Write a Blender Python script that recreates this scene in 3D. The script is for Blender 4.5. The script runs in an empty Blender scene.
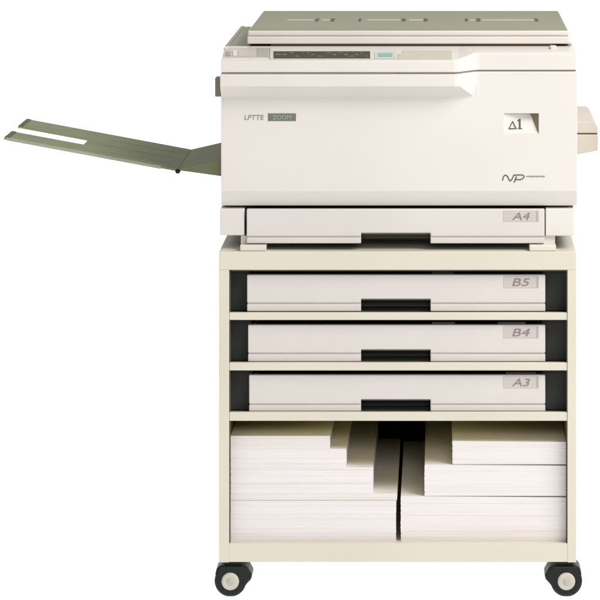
import bpy, bmesh, math, random
from mathutils import Vector, Matrix

random.seed(7)
scene = bpy.context.scene
COL = scene.collection

# ---------------------------------------------------------------- measures
# the camera stands 6 m in front of the cabinet's front plane (y = 0);
# sizes were measured on the photograph and are converted to metres here
CAM_D, CAM_Z, FPX, VX, VY = 6.0, 1.425, 3444.0, 440.0, -220.0
def X(px, y=0.0): return (px - VX) * (CAM_D + y) / FPX
def Z(py, y=0.0): return CAM_Z - (py - VY) * (CAM_D + y) / FPX

# ---------------------------------------------------------------- materials
def new_mat(name):
    m = bpy.data.materials.new(name); m.use_nodes = True
    nt = m.node_tree
    return m, nt, nt.nodes['Principled BSDF']

def surf(name, rgb, rough=0.5, var=0.04, vscale=9.0, grain=350.0, bump=0.04, spec=0.4, speck=0.0):
    """a painted or moulded surface: slow tint drift, fine grain in colour, roughness and bump"""
    m, nt, b = new_mat(name)
    N, L = nt.nodes, nt.links
    tc = N.new('ShaderNodeTexCoord')
    n1 = N.new('ShaderNodeTexNoise'); n1.inputs['Scale'].default_value = vscale; n1.inputs['Detail'].default_value = 5
    L.new(tc.outputs['Object'], n1.inputs['Vector'])
    n2 = N.new('ShaderNodeTexNoise'); n2.inputs['Scale'].default_value = grain; n2.inputs['Detail'].default_value = 3
    L.new(tc.outputs['Object'], n2.inputs['Vector'])
    ramp = N.new('ShaderNodeValToRGB')
    lo = [c * (1 - var) for c in rgb]; hi = [min(1, c * (1 + var)) for c in rgb]
    ramp.color_ramp.elements[0].position = 0.3; ramp.color_ramp.elements[0].color = (*lo, 1)
    ramp.color_ramp.elements[1].position = 0.7; ramp.color_ramp.elements[1].color = (*hi, 1)
    L.new(n1.outputs['Fac'], ramp.inputs['Fac'])
    out = ramp.outputs['Color']
    if speck:
        mx = N.new('ShaderNodeMixRGB'); mx.blend_type = 'MULTIPLY'; mx.inputs['Fac'].default_value = speck
        L.new(out, mx.inputs['Color1']); L.new(n2.outputs['Fac'], mx.inputs['Color2']); out = mx.outputs['Color']
    L.new(out, b.inputs['Base Color'])
    mr = N.new('ShaderNodeMapRange'); mr.inputs['To Min'].default_value = rough - 0.07; mr.inputs['To Max'].default_value = rough + 0.07
    L.new(n1.outputs['Fac'], mr.inputs['Value']); L.new(mr.outputs['Result'], b.inputs['Roughness'])
    b.inputs['Specular IOR Level'].default_value = spec
    if bump:
        bp = N.new('ShaderNodeBump'); bp.inputs['Strength'].default_value = bump; bp.inputs['Distance'].default_value = 0.001
        L.new(n2.outputs['Fac'], bp.inputs['Height']); L.new(bp.outputs['Normal'], b.inputs['Normal'])
    return m

def paper_mat(name, rgb):
    """the cut edge of a pile of sheets: fine horizontal lines of uneven strength"""
    m, nt, b = new_mat(name)
    N, L = nt.nodes, nt.links
    tc = N.new('ShaderNodeTexCoord')
    mp = N.new('ShaderNodeMapping'); mp.inputs['Scale'].default_value = (3, 3, 900)
    L.new(tc.outputs['Object'], mp.inputs['Vector'])
    n1 = N.new('ShaderNodeTexNoise'); n1.inputs['Scale'].default_value = 1; n1.inputs['Detail'].default_value = 4; n1.inputs['Roughness'].default_value = 0.7
    L.new(mp.outputs['Vector'], n1.inputs['Vector'])
    mp2 = N.new('ShaderNodeMapping'); mp2.inputs['Scale'].default_value = (5, 5, 120)
    L.new(tc.outputs['Object'], mp2.inputs['Vector'])
    n2 = N.new('ShaderNodeTexNoise'); n2.inputs['Scale'].default_value = 1; n2.inputs['Detail'].default_value = 2
    L.new(mp2.outputs['Vector'], n2.inputs['Vector'])
    add = N.new('ShaderNodeMath'); add.operation = 'ADD'
    L.new(n1.outputs['Fac'], add.inputs[0]); L.new(n2.outputs['Fac'], add.inputs[1])
    ramp = N.new('ShaderNodeValToRGB')
    e = ramp.color_ramp.elements
    e[0].position = 0.72 / 2; e[0].color = (rgb[0]*.955, rgb[1]*.935, rgb[2]*.935, 1)
    e[1].position = 1.1 / 2; e[1].color = (*rgb, 1)
    half = N.new('ShaderNodeMath'); half.operation = 'MULTIPLY'; half.inputs[1].default_value = 0.5
    L.new(add.outputs[0], half.inputs[0]); L.new(half.outputs[0], ramp.inputs['Fac'])
    L.new(ramp.outputs['Color'], b.inputs['Base Color'])
    b.inputs['Roughness'].default_value = 0.85; b.inputs['Specular IOR Level'].default_value = 0.15
    bp = N.new('ShaderNodeBump'); bp.inputs['Strength'].default_value = 0.15; bp.inputs['Distance'].default_value = 0.0008
    L.new(n1.outputs['Fac'], bp.inputs['Height']); L.new(bp.outputs['Normal'], b.inputs['Normal'])
    return m

M = {}
M['shell'] = surf('ivory_plastic', (0.70, 0.665, 0.63), 0.42, 0.03, 4, 520, 0.05)
M['deck'] = surf('olive_grey_plastic', (0.33, 0.33, 0.24), 0.6, 0.05, 8, 480, 0.08, 0.2)
M['lid_edge'] = surf('lid_edge_plastic', (0.69, 0.65, 0.61), 0.4, 0.03, 8, 500, 0.04)
M['lid_top'] = surf('lid_top_plastic', (0.27, 0.265, 0.18), 0.6, 0.05, 7, 450, 0.08, 0.2)
M['tray_olive'] = surf('olive_tray_plastic', (0.225, 0.25, 0.145), 0.7, 0.10, 14, 380, 0.08, 0.1)
M['tray_rim'] = surf('pale_olive_plastic', (0.33, 0.35, 0.26), 0.5, 0.08, 14, 380, 0.06)
M['seam'] = surf('seam_dark', (0.035, 0.022, 0.018), 0.7, 0.1, 20, 300, 0.0)
M['tip'] = surf('dark_olive_plastic', (0.06, 0.066, 0.035), 0.7, 0.1, 14, 380, 0.06)
M['dark_gap_fill'] = surf('dark_olive_fill', (0.09, 0.085, 0.045), 0.7, 0.1, 20, 300, 0.05)  # shadow of the lid gap put into the colour; also fills the feed joint
M['cabinet'] = surf('cream_enamel', (0.665, 0.625, 0.525), 0.45, 0.025, 6, 300, 0.05)
M['shade_lining'] = surf('charcoal_bay_shade', (0.10, 0.10, 0.075), 0.85, 0.15, 12, 260, 0.08, 0.2)  # bay shade put into the colour of inner walls and shelf boards
M['bounce'] = surf('ochre_bounce', (0.62, 0.56, 0.20), 0.8, 0.08, 12, 260, 0.08, 0.2)  # ochre of the added reflector above the paper
M['back'] = surf('dark_back_and_gap_shade', (0.032, 0.033, 0.031), 0.8, 0.15, 12, 260, 0.08, 0.2)  # back board, and the shade painted in the gaps beside the cassettes
M['cassette'] = surf('pale_grey_plastic', (0.655, 0.62, 0.595), 0.45, 0.035, 5, 520, 0.05)
M['cassette_in'] = surf('dark_tray_inside', (0.05, 0.044, 0.036), 0.7, 0.1, 12, 300, 0.05, 0.2)
M['grip'] = surf('black_green_grip', (0.035, 0.042, 0.034), 0.5, 0.15, 20, 300, 0.05)
M['grip_lip'] = surf('olive_grip_lip', (0.20, 0.19, 0.12), 0.5, 0.1, 20, 300, 0.05)
M['plate'] = surf('grey_pink_plate', (0.56, 0.50, 0.485), 0.5, 0.03, 20, 400, 0.0)
M['ink'] = surf('grey_ink', (0.23, 0.20, 0.20), 0.6, 0.05, 30, 400, 0.0)
M['ink_dark'] = surf('dark_ink', (0.075, 0.065, 0.075), 0.6, 0.05, 30, 400, 0.0)
M['badge'] = surf('green_grey_badge', (0.15, 0.175, 0.13), 0.5, 0.06, 30, 400, 0.0)
M['badge_ink'] = surf('badge_ink', (0.38, 0.40, 0.35), 0.5, 0.04, 30, 400, 0.0)
M['display'] = surf('smoked_display', (0.06, 0.055, 0.026), 0.6, 0.25, 60, 600, 0.0, 0.12)
M['display_ink'] = surf('display_ink', (0.13, 0.12, 0.07), 0.5, 0.1, 60, 600, 0.0)
M['cyan'] = surf('cyan_print', (0.20, 0.43, 0.42), 0.5, 0.05, 30, 400, 0.0)
M['pale_blue'] = surf('pale_blue_label', (0.55, 0.58, 0.52), 0.5, 0.05, 30, 400, 0.0)
M['beige'] = surf('beige_label', (0.55, 0.51, 0.41), 0.5, 0.05, 30, 400, 0.0)
M['grey_label'] = surf('grey_label', (0.40, 0.39, 0.33), 0.5, 0.05, 30, 400, 0.0)
M['label_base'] = surf('pale_grey_label', (0.53, 0.51, 0.45), 0.5, 0.04, 30, 400, 0.0)
M['red'] = surf('dull_red_key', (0.42, 0.28, 0.25), 0.5, 0.05, 30, 400, 0.0)
M['pink'] = surf('pink_key', (0.60, 0.47, 0.42), 0.5, 0.05, 30, 400, 0.0)
M['white_key'] = surf('white_key', (0.66, 0.63, 0.585), 0.4, 0.03, 30, 400, 0.0)
M['pale_print'] = surf('pale_print', (0.42, 0.42, 0.32), 0.5, 0.05, 30, 400, 0.0)
M['mark'] = surf('dark_mark_print', (0.075, 0.075, 0.05), 0.6, 0.05, 30, 400, 0.0, 0.1)
M['foot'] = surf('foot_plastic', (0.70, 0.67, 0.61), 0.5, 0.03, 20, 400, 0.04)
M['bypass'] = surf('beige_grey_plastic', (0.52, 0.47, 0.41), 0.5, 0.05, 16, 420, 0.08)
M['pocket_side'] = surf('pocket_side_shade', (0.20, 0.16, 0.085), 0.5, 0.08, 30, 400, 0.04)  # shade on the pocket's right wall, put into its colour
M['rubber'] = surf('black_rubber', (0.006, 0.008, 0.008), 0.5, 0.2, 40, 500, 0.12, 0.3)
M['hood'] = surf('black_nylon', (0.007, 0.009, 0.009), 0.45, 0.2, 40, 500, 0.08, 0.3)
M['hub'] = surf('grey_nylon', (0.55, 0.52, 0.46), 0.45, 0.06, 60, 500, 0.08)
M['hub_mid'] = surf('mid_grey_nylon', (0.48, 0.455, 0.40), 0.45, 0.06, 60, 500, 0.08)
PAPERS = [paper_mat('paper_white', (0.80, 0.765, 0.755)), paper_mat('paper_warm', (0.79, 0.75, 0.725)), paper_mat('paper_cool', (0.80, 0.765, 0.765))]

# ---------------------------------------------------------------- mesh tools
def obj(name, bm, mat, parent=None, bevel=0.0, seg=2):
    bmesh.ops.recalc_face_normals(bm, faces=bm.faces[:])
    me = bpy.data.meshes.new(name); bm.to_mesh(me); bm.free()
    me.materials.append(mat)
    o = bpy.data.objects.new(name, me); COL.objects.link(o)
    if parent is not None:
        o.parent = parent
        w = Vector((0, 0, 0)); p = parent
        while p is not None:
            w += p.location; p = p.parent
        me.transform(Matrix.Translation(-w))          # geometry is written in world metres
    if bevel:
        md = o.modifiers.new('bevel', 'BEVEL'); md.width = bevel; md.segments = seg
        md.limit_method = 'ANGLE'; md.angle_limit = math.radians(35)
    return o

def thing(name, label, cat, loc=(0, 0, 0), group=None):
    o = bpy.data.objects.new(name, None); COL.objects.link(o); o.location = loc
    o.empty_display_size = 0.05
    o['label'] = label; o['category'] = cat
    if group: o['group'] = group
    return o

def add_box(bm, x0, x1, y0, y1, z0, z1):
    v = [bm.verts.new(p) for p in ((x0, y0, z0), (x1, y0, z0), (x1, y1, z0), (x0, y1, z0),
                                   (x0, y0, z1), (x1, y0, z1), (x1, y1, z1), (x0, y1, z1))]
    for f in ((0, 3, 2, 1), (4, 5, 6, 7), (0, 1, 5, 4), (1, 2, 6, 5), (2, 3, 7, 6), (3, 0, 4, 7)):
        bm.faces.new([v[i] for i in f])
    return v

def box(x0, x1, y0, y1, z0, z1):
    bm = bmesh.new(); add_box(bm, x0, x1, y0, y1, z0, z1); return bm

def pbox(px0, px1, py0, py1, y0, y1, yref=None):
    """box whose front face has the given photo measures at depth y0"""
    r = y0 if yref is None else yref
    return box(X(px0, r), X(px1, r), y0, y1, Z(py1, r), Z(py0, r))

def add_pbox(bm, px0, px1, py0, py1, y0, y1):
    add_box(bm, X(px0, y0), X(px1, y0), y0, y1, Z(py1, y0), Z(py0, y0))

def add_prism_y(bm, pts, y0, y1):
    """polygon in x,z pushed from y0 to y1"""
    a = [bm.verts.new((x, y0, z)) for x, z in pts]; b = [bm.verts.new((x, y1, z)) for x, z in pts]
    bm.faces.new(a); bm.faces.new(b[::-1])
    n = len(pts)
    for i in range(n): bm.faces.new((a[i], b[i], b[(i + 1) % n], a[(i + 1) % n]))

def prism_y(pts, y0, y1):
    bm = bmesh.new(); add_prism_y(bm, pts, y0, y1); return bm

def prism_z(pts, z0, z1):
    bm = bmesh.new()
    a = [bm.verts.new((x, y, z0)) for x, y in pts]; b = [bm.verts.new((x, y, z1)) for x, y in pts]
    bm.faces.new(a); bm.faces.new(b[::-1])
    n = len(pts)
    for i in range(n): bm.faces.new((a[i], b[i], b[(i + 1) % n], a[(i + 1) % n]))
    return bm

def loft(stations, closed=True):
    """stations: list of rings (same count) of 3-D points, capped at both ends"""
    bm = bmesh.new()
    R = [[bm.verts.new(p) for p in ring] for ring in stations]
    n = len(R[0])
    for a, b in zip(R[:-1], R[1:]):
        for i in range(n): bm.faces.new((a[i], a[(i + 1) % n], b[(i + 1) % n], b[i]))
    bm.faces.new(R[0][::-1]); bm.faces.new(R[-1])
    return bm

def add_disc_y(bm, cx, cz, r, y0, y1, n=48, dome=0.0):
    """a wheel-like lathe about an axis along y, with rounded rims"""
    prof = [(r - 0.003, y0), (r - 0.001, y0 + 0.001), (r, y0 + 0.003), (r, y1 - 0.003), (r - 0.001, y1 - 0.001), (r - 0.003, y1)]
    R = []
    for rr, yy in prof:
        R.append([bm.verts.new((cx + rr * math.cos(2 * math.pi * k / n), yy, cz + rr * math.sin(2 * math.pi * k / n))) for k in range(n)])
    for a, b in zip(R[:-1], R[1:]):
        for k in range(n): bm.faces.new((a[k], a[(k + 1) % n], b[(k + 1) % n], b[k]))
    if dome:
        c = bm.verts.new((cx, y0 - dome, cz))
        for k in range(n): bm.faces.new((R[0][(k + 1) % n], R[0][k], c))
    else:
        bm.faces.new(R[0][::-1])
    bm.faces.new(R[-1])

def add_ribbon(bm, pts, w, y, t=0.0004):
    """flat pen stroke in the x,z plane"""
    P = [Vector((a, b)) for a, b in pts]
    L_, R_ = [], []
    for i, p in enumerate(P):
        d = (P[min(i + 1, len(P) - 1)] - P[max(i - 1, 0)]).normalized()
        nrm = Vector((-d.y, d.x)) * w / 2
        L_.append(p + nrm); R_.append(p - nrm)
    for i in range(len(P) - 1):
        q = [L_[i], L_[i + 1], R_[i + 1], R_[i]]
        add_prism_y(bm, [(v.x, v.y) for v in q], y, y + t)

def text_bm(s, cx, cz, y, height, width=None, shear=0.0, slope=0.0):
    cu = bpy.data.curves.new('lettering', 'FONT'); cu.body = s; cu.size = 1.0; cu.shear = shear
    cu.align_x = 'CENTER'; cu.align_y = 'CENTER'; cu.extrude = 0.0; cu.resolution_u = 6
    o = bpy.data.objects.new('lettering', cu); COL.objects.link(o)
    bpy.context.view_layer.update()
    me = bpy.data.meshes.new_from_object(o.evaluated_get(bpy.context.evaluated_depsgraph_get()))
    bpy.data.objects.remove(o); bpy.data.curves.remove(cu)
    xs = [v.co.x for v in me.vertices]; ys = [v.co.y for v in me.vertices]
    mx, my = (max(xs) + min(xs)) / 2, (max(ys) + min(ys)) / 2
    sy = height / (max(ys) - min(ys)); sx = sy if width is None else width / (max(xs) - min(xs))
    for v in me.vertices:
        v.co = Vector((cx + (v.co.x - mx) * sx, y, cz + (v.co.y - my) * sy))
    bm = bmesh.new(); bm.from_mesh(me); bpy.data.meshes.remove(me)
    r = bmesh.ops.extrude_face_region(bm, geom=bm.faces[:])
    for v in r['geom']:
        if isinstance(v, bmesh.types.BMVert): v.co.y += 0.0004
    return bm

# ---------------------------------------------------------------- backdrop
bm = bmesh.new()
prof = [(-2.2, 0.0)] + [(-2.2 + 5.4 * k / 6, 0.0) for k in range(1, 7)]
for k in range(1, 13):
    a = math.pi / 2 * k / 12
    prof.append((3.2 + 1.6 * math.sin(a), 1.6 - 1.6 * math.cos(a)))
prof.append((4.8, 7.0))
prev = None
for (yy, zz) in prof:
    cur = [bm.verts.new((x, yy, zz)) for x in (-9, 9)]
    if prev: bm.faces.new((prev[0], prev[1], cur[1], cur[0]))
    prev = cur
m, nt, b = new_mat('white_backlit_sheet')  # added translucent sheet, lit through so that no shadow shows on it
nt.nodes.remove(b)
tr = nt.nodes.new('ShaderNodeBsdfTranslucent'); tr.inputs['Color'].default_value = (0.97, 0.97, 0.97, 1)
df = nt.nodes.new('ShaderNodeBsdfDiffuse'); df.inputs['Color'].default_value = (0.9, 0.9, 0.9, 1)
mx = nt.nodes.new('ShaderNodeMixShader'); mx.inputs['Fac'].default_value = 0.12
nt.links.new(tr.outputs[0], mx.inputs[1]); nt.links.new(df.outputs[0], mx.inputs[2])
nt.links.new(mx.outputs[0], nt.nodes['Material Output'].inputs['Surface'])
bd = obj('floor', bm, m); bd['kind'] = 'structure'
for p in bd.data.polygons: p.use_smooth = True

# ---------------------------------------------------------------- cabinet
cab = thing('storage_cabinet', 'cream storage cabinet on black casters with three dark bays above an open paper compartment', 'cabinet', (X(397), 0.3, 0))
CD = 0.60                                          # depth of the cabinet
obj('top_panel', pbox(219, 576.3, 251.6, 270, 0, CD), M['cabinet'], cab, 0.0013, 3)
obj('side_panel', pbox(219, 229, 269.9, 562.5, 0.0004, CD), M['cabinet'], cab, 0.0008)
obj('side_panel', pbox(567.5, 576.3, 269.9, 562.5, 0.0004, CD), M['cabinet'], cab, 0.0008)
obj('base_panel', box(X(228.9), X(567.6), 0.0007, CD - .0002, Z(562.2), Z(543.5)), M['cabinet'], cab, 0.0012)
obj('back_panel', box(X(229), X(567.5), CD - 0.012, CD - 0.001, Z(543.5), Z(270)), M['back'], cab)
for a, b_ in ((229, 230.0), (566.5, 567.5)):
    obj('shade_lining', box(X(a), X(b_), 0.004, CD - 0.013, Z(543.3), Z(270.3)), M['shade_lining'], cab)  # dark sheets stand in for shade on the inner walls
obj('shade_lining', box(X(230.2), X(566.2), 0.006, CD - 0.013, Z(271.6), Z(270.3)), M['shade_lining'], cab)
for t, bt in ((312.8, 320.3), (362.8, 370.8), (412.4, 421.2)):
    sh = obj('shelf', box(X(230.1), X(566.4), 0.0105, CD - 0.013, Z(bt - 0.8), Z(t + 0.8)), M['shade_lining'], cab)
    if bt > 420: obj('bounce_panel', box(X(230.3), X(566.2), 0.012, CD - 0.014, Z(bt - 0.1), Z(bt - 0.75)), M['bounce'], sh)  # added unseen reflector, bounces ochre light onto the paper tops
    obj('edge_strip', box(X(229.1), X(567.4), 0.0022, 0.0104, Z(bt), Z(t)), M['cabinet'], sh, 0.0015, 3)

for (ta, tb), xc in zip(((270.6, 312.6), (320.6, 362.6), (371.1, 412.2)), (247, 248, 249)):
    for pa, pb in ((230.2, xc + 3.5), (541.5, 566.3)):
        obj('gap_shade_panel', box(X(pa, .02), X(pb, .02), 0.026, 0.029, Z(tb - .2, .0), Z(ta + .9, .0)), M['back'], cab)  # added dark panels stand in for shade beside the cassettes

def caster(cx, y0, nose):
    """twin-wheel caster, axle along y; nose = +1 when the hood reaches right"""
    cz_px = 578.6
    yc = y0
    def q(dx, py): return (X(cx + nose * dx, 0.03), Z(py, 0.03))
    hood = [q(-11, 563), q(15, 563), q(18, 566), q(22, 573.0), q(20.5, 577.0), q(16.4, 581.5)]
    for k in range(13):
        a = math.radians(-32 - k * 165 / 12)
        hood.append(q(15.0 * math.cos(a), cz_px - 15.0 * math.sin(a)))
    hood.append(q(-15.2, 572)); hood.append(q(-14.0, 567))
    c = obj('caster', prism_y(hood, yc - 0.003, yc + 0.053), M['hood'], cab, 0.004, 3)
    x, z = X(cx, 0.03), Z(cz_px, 0.03)
    r = abs(Z(0, 0.03) - Z(15.8, 0.03))
    for ya, yb in ((yc - 0.0015, yc + 0.016), (yc + 0.036, yc + 0.0535)):
        bm = bmesh.new(); add_disc_y(bm, x, z, r, ya, yb)
        w = obj('wheel', bm, M['rubber'], c)
    bm = bmesh.new()
    add_disc_y(bm, x, z + 0.0002, abs(Z(8.8) - Z(0)), yc - 0.0075, yc + 0.004, dome=0.0)
    obj('hub', bm, M['hub'], c)
    bm = bmesh.new()
    add_disc_y(bm, x, z + 0.0002, abs(Z(4.6) - Z(0)), yc - 0.0085, yc - 0.002, dome=0.001)
    obj('hub_cap', bm, M['hub_mid'], c)
    v = box(X(cx + nose * 2, .03) - 0.014, X(cx + nose * 2, .03) + 0.014, yc + 0.004, yc + 0.046, Z(563.6, .03), Z(562.2, 0.0) - 0.0002)
    obj('mounting_plate', v, M['hood'], c)
for yy in (0.012, CD - 0.075):
    caster(231, yy, 1); caster(566, yy, -1)

# ---------------------------------------------------------------- cassettes
def cassette_parts(root, x0, x1, y_top, y_groove, y_bot, cut_top, yf, depth, text, sub=None, cut=(361, 430.5), plate_py=None):
    """front with a grip notch, groove, name plate and an open dark tray behind"""
    p = root
    g0, g1 = y_groove - 0.75, y_groove + 0.75
    def R(a, b): return (X(a, yf), Z(b, yf))
    c0, c1 = cut
    front = prism_y([R(x0, y_top), R(x1, y_top), R(x1, g0), R(c1, g0), R(c1, cut_top), R(c0, cut_top), R(c0, g0), R(x0, g0)], yf, yf + 0.012)
    f = obj('front_panel', front, M['cassette'], p, 0.0016, 3)
    for a, b_, s0, s1 in ((x0, c0, .6, 0), (c1, x1, 0, -.6)):
        obj('lower_lip', box(X(a, yf), X(b_, yf), yf, yf + 0.012, Z(y_bot, yf), Z(g1, yf)), M['cassette'], p, 0.0014, 3)
        obj('groove_strip', box(X(a + s0, yf), X(b_ + s1, yf), yf + 0.0022, yf + 0.011, Z(g1 + .5, yf), Z(g0 - .5, yf)), M['plate'], p)
    # open tray behind the front
    xa, xb = X(x0 + 5, yf), X(x1 - 5, yf); zb, zt = Z(y_bot - 0.5, yf), Z(y_top + 1.5, yf)
    y0, y1 = yf + 0.0125, yf + depth
    obj('tray_box', prism_z([(xa, y0), (xa, y1), (xb, y1), (xb, y0), (xb - .003, y0), (xb - .003, y1 - .003), (xa + .003, y1 - .003), (xa + .003, y0)], zb, zt), M['cassette'], p, 0.0006)
    u0, u1 = X(c0 - 1, yf), X(c1 + 1, yf)
    obj('tray_inside', prism_z([(xa + .0032, y0), (xa + .0032, y1 - .0035), (xb - .0032, y1 - .0035), (xb - .0032, y0), (u1, y0), (u1, yf + .05), (u0, yf + .05), (u0, y0)], zb + .001, zb + .035), M['cassette_in'], p)
    # finger grip: dark pocket below an olive lip
    obj('grip', box(X(c0 - .9, yf), X(c1 + .9, yf), yf + 0.0122, yf + 0.045, Z(cut_top + 2.2, yf), Z(cut_top - 1.0, yf)), M['grip_lip'], p)
    v0, v1, v2, v3 = X(c0 - .9, yf), X(c0 + .05, yf), X(c1 - .05, yf), X(c1 + .9, yf)
    obj('grip_pocket', prism_z([(v0, yf + .0122), (v0, yf + .0495), (v3, yf + .0495), (v3, yf + .0122), (v2, yf + .0122), (v2, yf + .0452), (v1, yf + .0452), (v1, yf + .0122)], zb + .0005, Z(cut_top + 2.3, yf)), M['grip'], p)
    pt, pb = plate_py or (y_top + 1.3, y_top + 13)
    pl = obj('name_plate', box(X(503.5, yf), X(539, yf), yf - 0.0008, yf + 0.002, Z(pb, yf), Z(pt, yf)), M['plate'], p, 0.0004)
    par = pl if root.type == 'EMPTY' else p
    tz = Z((pt + pb) / 2 + .2, yf)
    obj('lettering', text_bm(text, X(521, yf), tz, yf - 0.0013, 0.0132, 0.031, 0.22), M['ink'], par)
    bm = bmesh.new()
    add_box(bm, X(536.6, yf), X(538.2, yf), yf - 0.0013, yf, Z(pb - .6, yf), Z(pt + .6, yf))
    obj('plate_edge', bm, M['grey_label'], par)

GRP = 'spare paper cassettes in the cabinet bays'
for text, x0, yt, yg, yb, ct, lab in (
        ('B5', 247, 274.8, 303.5, 311.4, 299, 'pale grey paper cassette with the B5 plate in the top bay of the cabinet'),
        ('B4', 248, 325, 353.6, 361.6, 349.6, 'pale grey paper cassette with the B4 plate in the middle bay of the cabinet'),
        ('A3', 249, 375, 404.5, 411.4, 399.5, 'pale grey paper cassette with the A3 plate in the lowest dark bay of the cabinet')):
    yf = 0.012
    c = thing('paper_cassette', lab, 'paper cassette', (X(397), 0.012, Z(yb, yf)), GRP)
    cassette_parts(c, x0, 545.3, yt, yg, yb, ct, yf, 0.44, text)
    tabs = {'B5': [(432, 454)], 'B4': [(432, 455), (498, 526)], 'A3': [(506, 536)]}[text]
    for a, b_ in tabs:
        obj('side_guide', box(X(a, .04), X(b_, .04), 0.05, 0.058, Z(yt + 10, .04), Z(yt - 3.2, .05)), M['bypass'], c, 0.0008)

# ---------------------------------------------------------------- paper piles
def pile(label, x0, x1, py_top, py_bot, yf, depth, rz=0.0, mat=0, step=0.0022, jit=0.00022, droop=0.0):
    zb, zt = Z(py_bot, yf) + 0.0001, Z(py_top, yf)
    xa, xb = X(x0, yf), X(x1, yf)
    bm = bmesh.new(); z = zb
    cx = (xa + xb) / 2
    while z < zt - 0.0006:
        h = min(random.uniform(step * 0.5, step * 1.7), zt - z)
        dx, dy = random.gauss(0, jit), random.gauss(0, jit)
        add_box(bm, xa + dx, xb + dx, yf + dy, yf + depth + dy, z, z + h - 0.00005)
        z += h
    if rz:
        bmesh.ops.rotate(bm, verts=bm.verts[:], cent=(xb, yf, 0), matrix=Matrix.Rotation(rz, 3, 'Z'))
    if droop:
        for v in bm.verts: v.co.z -= droop * max(0.0, 1 - (v.co.y - yf) / 0.08) * (v.co.x - xa) * ((v.co.z - zb) / (zt - zb))
    o = obj('paper_pile', bm, PAPERS[mat])
    o['label'] = label; o['category'] = 'paper'; o['group'] = 'piles of paper in the bottom compartment'
    return o
yp = 0.020
pile('thick white paper pile lying on the cabinet base at the left of the dark slit', 230.6, 396.0, 500.5, 541, yp, 0.50, 0, 0)
pile('thin layer of white paper directly on the thick pile left of the dark slit', 230.6, 396.9, 493.5, 500.4, yp + 0.0004, 0.50, 0.0, 1, 0.0016)
pile('white paper pile ending at the middle step of the left-hand staircase of piles', 230.8, 373, 467.5, 493.45, yp + 0.0006, 0.50, 0, 2)
pile('white paper pile second from the top on the left, ending just past the topmost', 230.6, 346.3, 449, 467.45, yp + 0.0009, 0.50, 0.0, 0)
pile('topmost and shortest white paper pile on the left side, just below the shelf', 230.6, 330, 436, 448.95, yp + 0.0012, 0.50, 0.0, 1, 0.0018)
pile('thin bottom layer of white paper on the cabinet base right of the dark slit', 400.9, 566, 531, 541, yp, 0.50, 0, 1, 0.0018)
pile('thick white paper pile right of the dark slit, reaching up to the lowest step', 400.7, 566.2, 496, 530.9, yp + 0.0004, 0.50, 0, 0, droop=0.009)
pile('white paper pile ending at the middle step of the right-hand staircase of piles', 424.5, 566, 464.5, 495.95, yp + 0.0008, 0.50, 0.0, 2, droop=0.009)
pile('topmost and shortest white paper pile on the right side, just below the shelf', 452.5, 566, 441, 464.45, yp + 0.0012, 0.50, 0.0, 0, droop=0.009)

# ---------------------------------------------------------------- photocopier
cop = thing('photocopier', 'cream desktop photocopier with grey lid and olive output tray standing on the cabinet', 'photocopier', (X(397), 0.3, Z(251.6)))
YB, YF, YK = 0.020, -0.008, 0.60                   # front plane, front of the bulge, back
ZT = Z(50, YB)                                     # top deck
XL, XL2, XR, XR2 = X(220, YB), X(222, YB), X(577.3, YB), X(574, YB)
def upper_strip(px, b):
    yf = YB + (YF - YB) * b
    x = X(px, yf); zt = Z(70.0, YB) + (Z(72, YF) - Z(70, YB)) * b; zb = Z(72, YB) + (Z(74.6, YF) - Z(72, YB)) * b
    return [(x, yf + .005, zt + .003), (x, yf + .005, zb - .003), (x, yf + .010, zb - .003), (x, yf + .010, zt + .003)]
# inner chassis, seen only in the seams
bm = bmesh.new()
add_box(bm, XL + 0.006, XR - 0.006, 0.056, YK - 0.01, Z(236, YB), ZT - 0.012)
obj('chassis', bm, M['seam'], cop)
obj('seam_strip', loft([upper_strip(px, b) for px, b in ((221.4, 1), (454, 1), (457, .96), (460, .86), (473, .14), (476, .04), (479, 0), (576.2, 0))]), M['grey_label'], cop)
# side shells and rear
obj('side_shell', loft([[(XL, yy, Z(207, YB)), (XL2, yy, ZT), (XL2 + 0.006, yy, ZT), (XL + 0.006, yy, Z(207, YB))] for yy in (0.075, YK)]), M['shell'], cop, 0.001)
obj('side_shell', loft([[(XR, yy, Z(207, YB)), (XR2, yy, ZT), (XR2 - 0.006, yy, ZT), (XR - 0.006, yy, Z(207, YB))] for yy in (0.075, YK)]), M['shell'], cop, 0.001)
obj('top_deck', box(XL2 + 0.0062, XR2 - 0.0062, 0.102, YK, ZT - 0.011, ZT - 0.0004), M['deck'], cop, 0.001)
obj('deck_rim', box(XL2 - 0.0004, XL2 + 0.0064, 0.102, YK + 0.0004, ZT - 0.006, ZT + 0.0008), M['deck'], cop, 0.0008)
obj('deck_rim', box(XR2 - 0.0064, XR2 + 0.0004, 0.102, YK + 0.0004, ZT - 0.006, ZT + 0.0008), M['deck'], cop, 0.0008)

def upper_ring(x, b):
    """section of the upper cover; b = 1 in the bulge, 0 beside it"""
    yf = YB + (YF - YB) * b
    mixv = lambda p, q: q + (p - q) * b
    P1 = mixv(Z(61, YF), Z(53.5, YB)); P2 = mixv(Z(72.3, YF), Z(70.0, YB))
    yt = mixv(0.103, 0.103)
    return [(x, yt, ZT + 0.0004), (x, yf + 0.004 + 0.0, P1 + 0.0022), (x, yf, P1 - 0.001), (x, yf, P2), (x, 0.074, P2), (x, 0.1015, P2)]
def xs_at(px, b): return X(px, YB + (YF - YB) * b)
st = []
for px, b in ((221, 1), (454, 1), (457, .96), (460, .86), (473, .14), (476, .04), (479, 0), (576.6, 0)):
    st.append((xs_at(px, b), b))
up = obj('upper_cover', loft([upper_ring(x, b) for x, b in st]), M['shell'], cop, 0.0012, 3)

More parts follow.
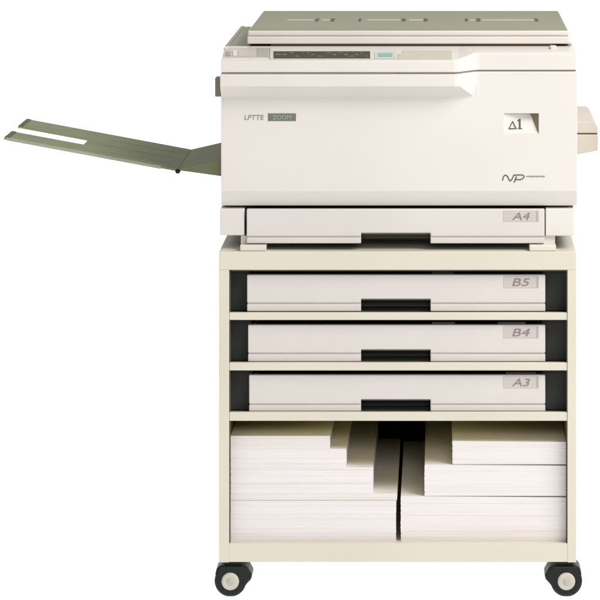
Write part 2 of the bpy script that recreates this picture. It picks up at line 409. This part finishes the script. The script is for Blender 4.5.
def door_ring(x, b):
    yf = YB + (YF - YB) * b
    mixv = lambda p, q: q + (p - q) * b
    P3 = mixv(Z(74.3, YF), Z(71.6, YB)); P4 = mixv(Z(86.5, YF), Z(84, YB)); P5 = Z(96.5, YB)
    return [(x, YB + 0.012, P3), (x, yf, P3), (x, yf, P4), (x, YB, P5), (x, YB, Z(191, YB)), (x, YB + 0.011, Z(206.4, YB)), (x, YB + 0.03, Z(206.4, YB)), (x, YB + 0.03, P5), (x, YB + 0.012, P4)]
# the pocket is a real recess: the door is lofted in columns with an opening left out
st2 = []
for px, b in ((220, 1), (454, 1), (457, .96), (460, .86), (473, .14), (476, .04), (479, 0), (577.3, 0)):
    st2.append((xs_at(px, b), b))
door = obj('front_door', loft([door_ring(x, b) for x, b in st2]), M['shell'], cop, 0.0012, 3)
# opening for the pocket
PX0, PX1, PY0, PY1 = 504, 538.5, 113.5, 134
cutter = obj('pocket_cutter', box(X(PX0, YB), X(PX1, YB), YB - 0.02, YB + 0.06, Z(PY1, YB), Z(PY0, YB)), M['shell'])
bo = door.modifiers.new('pocket', 'BOOLEAN'); bo.operation = 'DIFFERENCE'; bo.solver = 'EXACT'; bo.object = cutter
door.modifiers.move(1, 0)
bpy.context.view_layer.update()
dg = bpy.context.evaluated_depsgraph_get()
mods = door.modifiers
mods['bevel'].show_viewport = False
bpy.context.view_layer.update()
nm = bpy.data.meshes.new_from_object(door.evaluated_get(bpy.context.evaluated_depsgraph_get()))
old = door.data; door.modifiers.remove(bo); nm.name = 'front_door'; door.data = nm
mods['bevel'].show_viewport = True
bpy.data.objects.remove(cutter)
# pocket: floor slopes in towards the top right corner
bm = bmesh.new()
def V(px, py, y): return bm.verts.new((X(px, YB), y, Z(py, YB)))
e = 0.03
A0, A1, A2, A3 = V(PX0 + e, PY0 + e, YB + 0.0022), V(PX1 - 8.5, PY0 + e, YB + 0.014), V(PX1 - e, PY1 - e, YB + 0.0008), V(PX0 + e, PY1 - e, YB + 0.0008)
A2b = V(PX1 - 1.2, PY0 + 17, YB + 0.005)
bm.faces.new((A0, A3, A1)); bm.faces.new((A3, A2b, A1)); bm.faces.new((A3, A2, A2b))
ring = [(A0, A1), (A2, A3), (A3, A0)]
top0 = V(PX0 + e, PY0 + e, YB + 0.0004); top1 = V(PX1 - 8.5, PY0 + e, YB + 0.0004)
bm.faces.new((top0, A0, A1, top1))
pk = obj('finger_pocket', bm, M['shell'], door)
bm = bmesh.new()
B0, B1, B2 = V(PX1 - 8.5, PY0 + e, YB + 0.014), V(PX1 - 1.2, PY0 + 17, YB + 0.005), V(PX1 - e, PY1 - e, YB + 0.0008)
C0, C1 = V(PX1 - e, PY0 + e, YB + 0.0006), V(PX1 - e, PY0 + 17, YB + 0.0006)
bm.faces.new((B0, B1, C1, C0)); bm.faces.new((B1, B2, C1))
T0 = V(PX1 - 8.5, PY0 + e, YB + 0.0004); bm.faces.new((T0, B0, C0))
obj('pocket_side', bm, M['pocket_side'], door)
# pocket mark: an outlined triangle and a 1
bm = bmesh.new()
yk = YB - 0.0002
def q(px, py): return (X(px, YB), Z(py, YB))
add_ribbon(bm, [q(512.8, 121.6), q(509.2, 128.6)], 0.0016, yk); add_ribbon(bm, [q(512.8, 121.6), q(516.2, 128.6)], 0.0016, yk - .0001)
add_ribbon(bm, [q(508.6, 128.8), q(516.8, 128.8)], 0.0016, yk - .0002)
add_ribbon(bm, [q(519.9, 119.4), q(519.9, 129.2)], 0.0030, yk); add_ribbon(bm, [q(517.6, 121.2), q(520.2, 119.6)], 0.0017, yk - .0001)
add_ribbon(bm, [q(517.8, 128.8), q(522.2, 128.8)], 0.0015, yk - .0002)
# lay the mark down on the sloping pocket floor
fa, fb, fc = [Vector(p) for p in ((X(PX0, YB), YB + .0022, Z(PY0, YB)), (X(PX0, YB), YB + .0008, Z(PY1, YB)), (X(PX1 - 8.5, YB), YB + .014, Z(PY0, YB)))]
fn = (fb - fa).cross(fc - fa)
fa2, fb2, fc2 = fb, Vector((X(PX1 - 1.2, YB), YB + .005, Z(PY0 + 17, YB))), fc
fn2 = (fb2 - fa2).cross(fc2 - fa2)
for v in bm.verts:
    f1 = fa.y - (fn.x * (v.co.x - fa.x) + fn.z * (v.co.z - fa.z)) / fn.y
    f2 = fa2.y - (fn2.x * (v.co.x - fa2.x) + fn2.z * (v.co.z - fa2.z)) / fn2.y
    side = (fc.x - fb.x) * (v.co.z - fb.z) - (fc.z - fb.z) * (v.co.x - fb.x)
    v.co.y += (f1 if side > 0 else f2) - YB - 0.0004
obj('pocket_mark', bm, M['ink_dark'], door)

# the maker's slanted logo and the fine line of print after it
bm = bmesh.new()
def curve(pts, n=8):
    out = []
    P = [Vector(p) for p in pts]
    P = [P[0]] + P + [P[-1]]
    for i in range(1, len(P) - 2):
        for k in range(n):
            t = k / n
            a, b_, c, d = P[i - 1], P[i], P[i + 1], P[i + 2]
            out.append(0.5 * ((2 * b_) + (c - a) * t + (2 * a - 5 * b_ + 4 * c - d) * t * t + (3 * b_ - a - 3 * c + d) * t ** 3))
    out.append(P[-1]); return [tuple(v) for v in out]
yk = YB - 0.0006
add_ribbon(bm, curve([q(502.6, 180.6), q(503.6, 176.6), q(505.8, 175.2), q(507.8, 176.8), q(509.2, 180.0), q(510.8, 180.6), q(512.4, 178.4), q(513.8, 175.0)]), 0.0018, yk)
add_ribbon(bm, curve([q(513.6, 175.2), q(518, 174.9), q(522.6, 175.1), q(524.2, 176.6), q(522.6, 178.8), q(518.6, 179.6), q(515.2, 179.4)]), 0.0016, yk - 0.0002)
add_ribbon(bm, [q(516.6, 176.4), q(514.2, 182.4)], 0.0019, yk - 0.0004)
obj('logo', bm, M['ink_dark'], door)
bm = bmesh.new()
x = 526.4
while x < 544:
    w = random.uniform(0.9, 1.5)
    add_ribbon(bm, [q(x, 176.4), q(x + w, 176.4)], random.uniform(0.0016, 0.0024), yk)
    x += w + 0.42
obj('logo_print', bm, M['ink'], door)
# faint series mark and framed badge at the left
obj('series_print', text_bm('LPTTE', X(254.2, YB), Z(117.4, YB), yk, 0.0082, 0.034, 0.12), M['ink'], door)
bg = obj('badge', box(X(268, YB), X(296, YB), YB - 0.0007, YB + 0.002, Z(121, YB), Z(113.4, YB)), M['badge'], cop, 0.0003)
obj('badge_print', text_bm('ZOOM', X(282, YB), Z(117.2, YB), YB - 0.0012, 0.0076, 0.032, 0.0), M['badge_ink'], bg)

# control panel, lying on the slope of the upper cover
y_a, z_a, y_b, z_b = YF + 0.004, Z(61, YF) + 0.0022, 0.103, ZT + 0.0004
def slope_pt(px, py, lift):
    """point of the sloped panel that has this measured place; lift is along its normal"""
    # solve along the slope so that the printed rows keep their order and spacing
    lo, hi = 0.0, 1.0
    for _ in range(40):
        t = (lo + hi) / 2; y = y_a + (y_b - y_a) * t; z = z_a + (z_b - z_a) * t
        ppy = VY + FPX * (CAM_Z - z) / (CAM_D + y)
        if ppy > py: lo = t
        else: hi = t
    n = Vector((0, -(z_b - z_a), (y_b - y_a))).normalized()
    return Vector((X(px, y), y, z)) + n * lift
def slope_plate(px0, px1, py0, py1, h, base=0.0002):
    bm = bmesh.new()
    lo = [slope_pt(a, b, base) for a, b in ((px0, py1), (px1, py1), (px1, py0), (px0, py0))]
    hi = [slope_pt(a, b, base + h) for a, b in ((px0, py1), (px1, py1), (px1, py0), (px0, py0))]
    a = [bm.verts.new(v) for v in lo]; b = [bm.verts.new(v) for v in hi]
    bm.faces.new(a[::-1]); bm.faces.new(b)
    for i in range(4): bm.faces.new((a[i], a[(i + 1) % 4], b[(i + 1) % 4], b[i]))
    return bm
cp = obj('control_panel', slope_plate(270, 397.5, 48.2, 60.9, 0.0018), M['white_key'], cop, 0.0007)
obj('display', slope_plate(273.6, 370.2, 52.8, 59.8, 0.0008, 0.0021), M['display'], cp)
bm = bmesh.new()
def add_plate(bm, *a):
    t = slope_plate(*a); me = bpy.data.meshes.new('t'); t.to_mesh(me); t.free(); bm.from_mesh(me); bpy.data.meshes.remove(me)
x = 276
while x < 367:
    w = random.uniform(1.5, 5); r = random.choice((54.2, 55.8, 57.6))
    add_plate(bm, x, min(x + w, 368), r, r + random.uniform(.6, 1.3), 0.0002, 0.0031); x += w + random.uniform(1.0, 4)
obj('display_print', bm, M['display_ink'], cp)
obj('key', slope_plate(374.5, 397, 53.4, 59.6, 0.0009, 0.0021), M['pale_blue'], cp)
obj('key', slope_plate(378.5, 392.5, 55.2, 58.4, 0.0006, 0.0032), M['cyan'], cp)
obj('key', slope_plate(398.2, 401.6, 54.0, 59.8, 0.0012), M['pink'], cop)
obj('label_strip', slope_plate(402.5, 452, 51.0, 59.8, 0.0006), M['beige'], cop)
obj('label_strip', slope_plate(223.6, 269.2, 47.9, 57.4, 0.0005), M['label_base'], cop)
obj('key', slope_plate(226.0, 230.6, 52.4, 56.4, 0.0012, 0.0008), M['red'], cop)
obj('key', slope_plate(232.8, 237.0, 51.4, 56.6, 0.0012, 0.0008), M['white_key'], cop)
obj('label_strip', slope_plate(238.6, 255.0, 51.2, 56.6, 0.0006, 0.0008), M['beige'], cop)
obj('label_strip', slope_plate(257.2, 268.6, 48.6, 56.8, 0.0006, 0.0008), M['grey_label'], cop)

# lid
YL0, YL1 = 0.10, 0.605
zl0, zl1 = Z(44, YL0), Z(30, YL0)
xl0, xl1 = X(247, YL0), X(570, YL0)
lid = obj('lid', box(xl0, xl1, YL0, YL1, zl0, Z(36.4, YL0)), M['lid_edge'], cop, 0.0025, 3)
obj('lid_frame', box(xl0 + 0.001, xl1 - 0.001, YL0 + 0.0012, YL1 - 0.001, Z(36.2, YL0), zl1 - 0.0012), M['lid_edge'], lid, 0.0030, 3)
obj('lid_groove', box(xl0 + 0.004, xl1 - 0.004, YL0 + 0.005, YL1 - 0.004, Z(37, YL0), Z(35.5, YL0)), M['plate'], lid)
obj('lid_cover', loft([[(xl0 + 0.0035, YL0 + 0.004, zl1 - 0.0013), (xl1 - 0.0035, YL0 + 0.004, zl1 - 0.0013), (xl1 - 0.0035, YL1 - 0.004, zl1 - 0.0013), (xl0 + 0.0035, YL1 - 0.004, zl1 - 0.0013)],
                       [(xl0 + 0.0055, YL0 + 0.006, zl1 + 0.0007), (xl1 - 0.0055, YL0 + 0.006, zl1 + 0.0007), (xl1 - 0.0055, YL1 - 0.006, zl1 + 0.0007), (xl0 + 0.0055, YL1 - 0.006, zl1 + 0.0007)]]), M['lid_top'], lid, 0.0006)
obj('dark_gap_fill', box(X(271, .11), X(553, .11), YL0 + 0.006, YL1 - 0.02, ZT - 0.0002, zl0 + 0.0003), M['dark_gap_fill'], cop)  # dark filler stands in for the shadow under the lid
obj('gap_end_fill', box(xl0 + 0.004, X(270.5, .12), YL0 + 0.03, YL1 - 0.02, ZT - 0.0002, zl0 + 0.0003), M['dark_gap_fill'], cop)  # same painted shadow at the open ends of the lid gap
obj('gap_end_fill', box(X(553.5, .12), xl1 - 0.004, YL0 + 0.02, YL1 - 0.02, ZT - 0.0002, zl0 + 0.0003), M['dark_gap_fill'], cop)
# printed size guide on the lid
zt = zl1 + 0.0008
def lid_y(py): return (CAM_Z - zt) * FPX / (py - VY) - CAM_D
ya, yb_ = lid_y(20.6), lid_y(19.4)
for a, b_ in ((287, 313), (322, 330), (367, 400), (409, 423), (470, 475.5), (482, 534)):
    obj('guide_line', box(X(a, ya), X(b_, ya), ya, yb_, zt - 0.0001, zt + 0.0003), M['pale_print'], lid)
ya, yb_ = lid_y(21.4), lid_y(18.6)
for a in (316.5, 332, 359.5, 403.5, 425.5, 466.5, 478.5, 537):
    w = random.uniform(1.2, 2.0)
    obj('guide_mark', box(X(a - w, ya), X(a + w, ya), ya, yb_, zt - 0.0001, zt + 0.0004), M['mark'], lid)
# small catch at the right of the deck
obj('lid_catch', box(X(550, .09), X(556, .09), 0.060, 0.085, ZT - 0.004, ZT + 0.0035), M['lid_edge'], cop, 0.001)

# lower housing with cassette, two blocks beside it
obj('lower_block', box(XL + 0.0002, X(244.3, YB), YB + 0.001, YK - 0.02, Z(235.5, YB), Z(209, YB)), M['shell'], cop, 0.0015, 3)
obj('lower_block', box(X(545.6, YB), X(574.2, YB), YB + 0.001, YK - 0.02, Z(236, YB), Z(209, YB)), M['shell'], cop, 0.0015, 3)
cas = obj('cassette', box(X(250, YB), X(542, YB), YB + 0.02, YB + 0.45, Z(240, YB), Z(209.5, YB)), M['cassette_in'], cop)
cassette_parts(cas, 246.6, 544.6, 209.2, 237, 243.4, 233, YB - 0.003, 0.40, 'A4', plate_py=(210.3, 221.4))
for a, b_ in ((240, 266), (529.5, 556)):
    for y0 in (0.005, 0.50):
        bm = box(X(a, .005), X(b_, .005), y0, y0 + 0.05, Z(251.6) + 0.0003, Z(245.4, .005))
        xm = (a + 1, a + 20) if a < 300 else (b_ - 20, b_ - 1)
        obj('foot_post', box(X(xm[0], .03), X(xm[1], .03), y0 + 0.022, y0 + 0.048, Z(245.3, .005), Z(236.2, YB)), M['foot'], cop)
        obj('foot', bm, M['foot'], cop, 0.0012)

# hinge lug on the left flank
obj('hinge_lug', box(X(215.5, .1), XL2 + 0.004, 0.085, 0.12, Z(96, .1), Z(77, .1)), M['deck'], cop, 0.0015)

# output tray
YO0, YO1 = 0.12, 0.45
XT, ZTp = X(4, YO0), Z(137, YO0)
XK, ZK = X(178, YO0), Z(169.3, YO0)
XE, ZE = XL + 0.002, Z(158.5, YO0)
sl = (ZK - ZTp) / (XK - XT)
def zo(x): return ZTp + sl * (x - XT)
def slab(bm, x0, x1, y0, y1, f, t=0.004):
    ring0 = [(x0, y0, f(x0)), (x0, y1, f(x0)), (x0, y1, f(x0) - t), (x0, y0, f(x0) - t)]
    ring1 = [(x1, y0, f(x1)), (x1, y1, f(x1)), (x1, y1, f(x1) - t), (x1, y0, f(x1) - t)]
    a = [bm.verts.new(p) for p in ring0]; b = [bm.verts.new(p) for p in ring1]
    for i in range(4): bm.faces.new((a[i], a[(i + 1) % 4], b[(i + 1) % 4], b[i]))
    bm.faces.new(a[::-1]); bm.faces.new(b)
XS = X(86, .27)
bm = bmesh.new()
pts = [(XT, YO0), (XT, YO0 + .105), (XS, YO0 + .105), (XS, YO0 + .2), (XT, YO0 + .2), (XT, YO1), (XK, YO1), (XK, YO0)]
a = [bm.verts.new((x, y, zo(x))) for x, y in pts]; b = [bm.verts.new((x, y, zo(x) - 0.004)) for x, y in pts]
bm.faces.new(a); bm.faces.new(b[::-1])
for i in range(len(pts)): bm.faces.new((a[i], b[i], b[(i + 1) % len(pts)], a[(i + 1) % len(pts)]))
ot = obj('output_tray', bm, M['tray_olive'], cop, 0.0008)
bm = bmesh.new()
fi = lambda x: ZK + (ZE - ZK) * (x - XK) / (XE - XK)
slab(bm, XK + 0.0005, XE, YO0, YO1, fi)
obj('inner_chute', bm, M['tray_olive'], ot, 0.0008)
bm = bmesh.new()
slab(bm, XT + 0.004, XK - 0.03, YO0 - 0.0035, YO0 - 0.0002, lambda x: zo(x) + 0.0006, 0.0055)
obj('front_rim', bm, M['tray_rim'], ot, 0.0008)
for y0, y1 in ((YO0 + .002, YO0 + .103), (YO0 + .202, YO1 - .002)):
    stop = [(XT - 0.001, zo(XT) - 0.0055), (XT + 0.002, zo(XT) + 0.0008), (XT + 0.010, zo(XT + .010) + 0.0010), (XT + 0.010, zo(XT + .010) - 0.0008)]
    obj('tip_stop', prism_y(stop, y0, y1), M['tip'], ot, 0.0008)
for yy in (YO0 + .06, YO0 + .15, YO0 + .24):
    bm = bmesh.new(); slab(bm, XS + 0.03, XK - 0.02, yy - .0015, yy + .0015, lambda x: zo(x) + 0.0005, 0.001)
    obj('tray_rib', bm, M['tray_olive'], ot, 0.0004)
for ya, yb in ((YO0 + 0.003, YO0 + 0.009), (YO1 - 0.009, YO1 - 0.003)):
    obj('side_bracket', prism_y([(XK - 0.001, ZK - 0.002), (XE, fi(XE) - 0.0022), (XE, Z(177, YO0))], ya, yb), M['tray_olive'], ot, 0.0008)
bm = bmesh.new(); add_disc_y(bm, XK - 0.0005, ZK - 0.0035, 0.0045, YO0 - 0.003, YO0 + 0.012, 24)
obj('pivot_pin', bm, M['rubber'], ot)

# manual feed unit on the right flank
YM = 0.14
mf = obj('feed_unit', prism_y([(XR - 0.004, Z(155.5, YM)), (X(598, YM), Z(150.5, YM)), (X(598.3, YM), Z(134.6, YM)), (XR - 0.004, Z(134.6, YM))], YM, YM + 0.30), M['bypass'], cop, 0.0015)
obj('feed_cover', prism_y([(XR - 0.004, Z(133.4, YM)), (X(598.3, YM), Z(133.4, YM)), (X(598, YM), Z(127, YM)), (X(594, YM), Z(122, YM)), (XR - 0.004, Z(121.5, YM))], YM + 0.001, YM + 0.30), M['bypass'], mf, 0.002, 3)
obj('feed_gap', box(XR - 0.003, X(597.4, YM), YM + 0.004, YM + 0.298, Z(135, YM), Z(133, YM)), M['dark_gap_fill'], mf)

# ---------------------------------------------------------------- light
w = bpy.data.worlds.new('World'); scene.world = w; w.use_nodes = True
bgn = w.node_tree.nodes['Background']
bgn.inputs['Color'].default_value = (1.0, 0.985, 0.96, 1); bgn.inputs['Strength'].default_value = 0.2

def aim(o, target):
    o.rotation_euler = (Vector(target) - o.location).to_track_quat('-Z', 'Y').to_euler()
ld = bpy.data.lights.new('key_lamp', 'AREA'); ld.shape = 'RECTANGLE'; ld.size = 1.6; ld.size_y = 1.3
ld.energy = 82; ld.color = (1.0, 0.975, 0.94)
key = bpy.data.objects.new('key_lamp', ld); COL.objects.link(key); key.location = (1.5, -1.25, 2.6); aim(key, (0.0, 0.1, 0.6))
lf = bpy.data.lights.new('fill_lamp', 'AREA'); lf.shape = 'RECTANGLE'; lf.size = 1.6; lf.size_y = 1.2
lf.energy = 73; lf.color = (1.0, 0.98, 0.95)
fill = bpy.data.objects.new('fill_lamp', lf); COL.objects.link(fill); fill.location = (0.5, -5.2, 2.3); aim(fill, (0.0, 0.0, 0.5))
# added lamp, unseen below the translucent sheet, turns it evenly white and shadowless
ls = bpy.data.lights.new('added_backdrop_lamp', 'SUN'); ls.energy = 5.0; ls.angle = math.radians(2)
sun = bpy.data.objects.new('added_backdrop_lamp', ls); COL.objects.link(sun); sun.location = (0, 9, -5)
sun.rotation_euler = Vector((0, -1, 1)).to_track_quat('-Z', 'Y').to_euler()

# ---------------------------------------------------------------- camera
cd = bpy.data.cameras.new('camera'); cam = bpy.data.objects.new('camera', cd); COL.objects.link(cam)
cam.location = (0, -CAM_D, CAM_Z); cam.rotation_euler = (math.pi / 2, 0, 0)
cd.sensor_width = 36.0; cd.lens = 36.0 * FPX / 600.0
cd.shift_x = (300 - VX) / 600.0; cd.shift_y = -(300 - VY) / 600.0
cd.clip_start = 0.1; cd.clip_end = 200
scene.camera = cam
scene.view_settings.view_transform = 'Standard'; scene.view_settings.look = 'None'
scene.view_settings.exposure = 0.0; scene.view_settings.gamma = 1.0
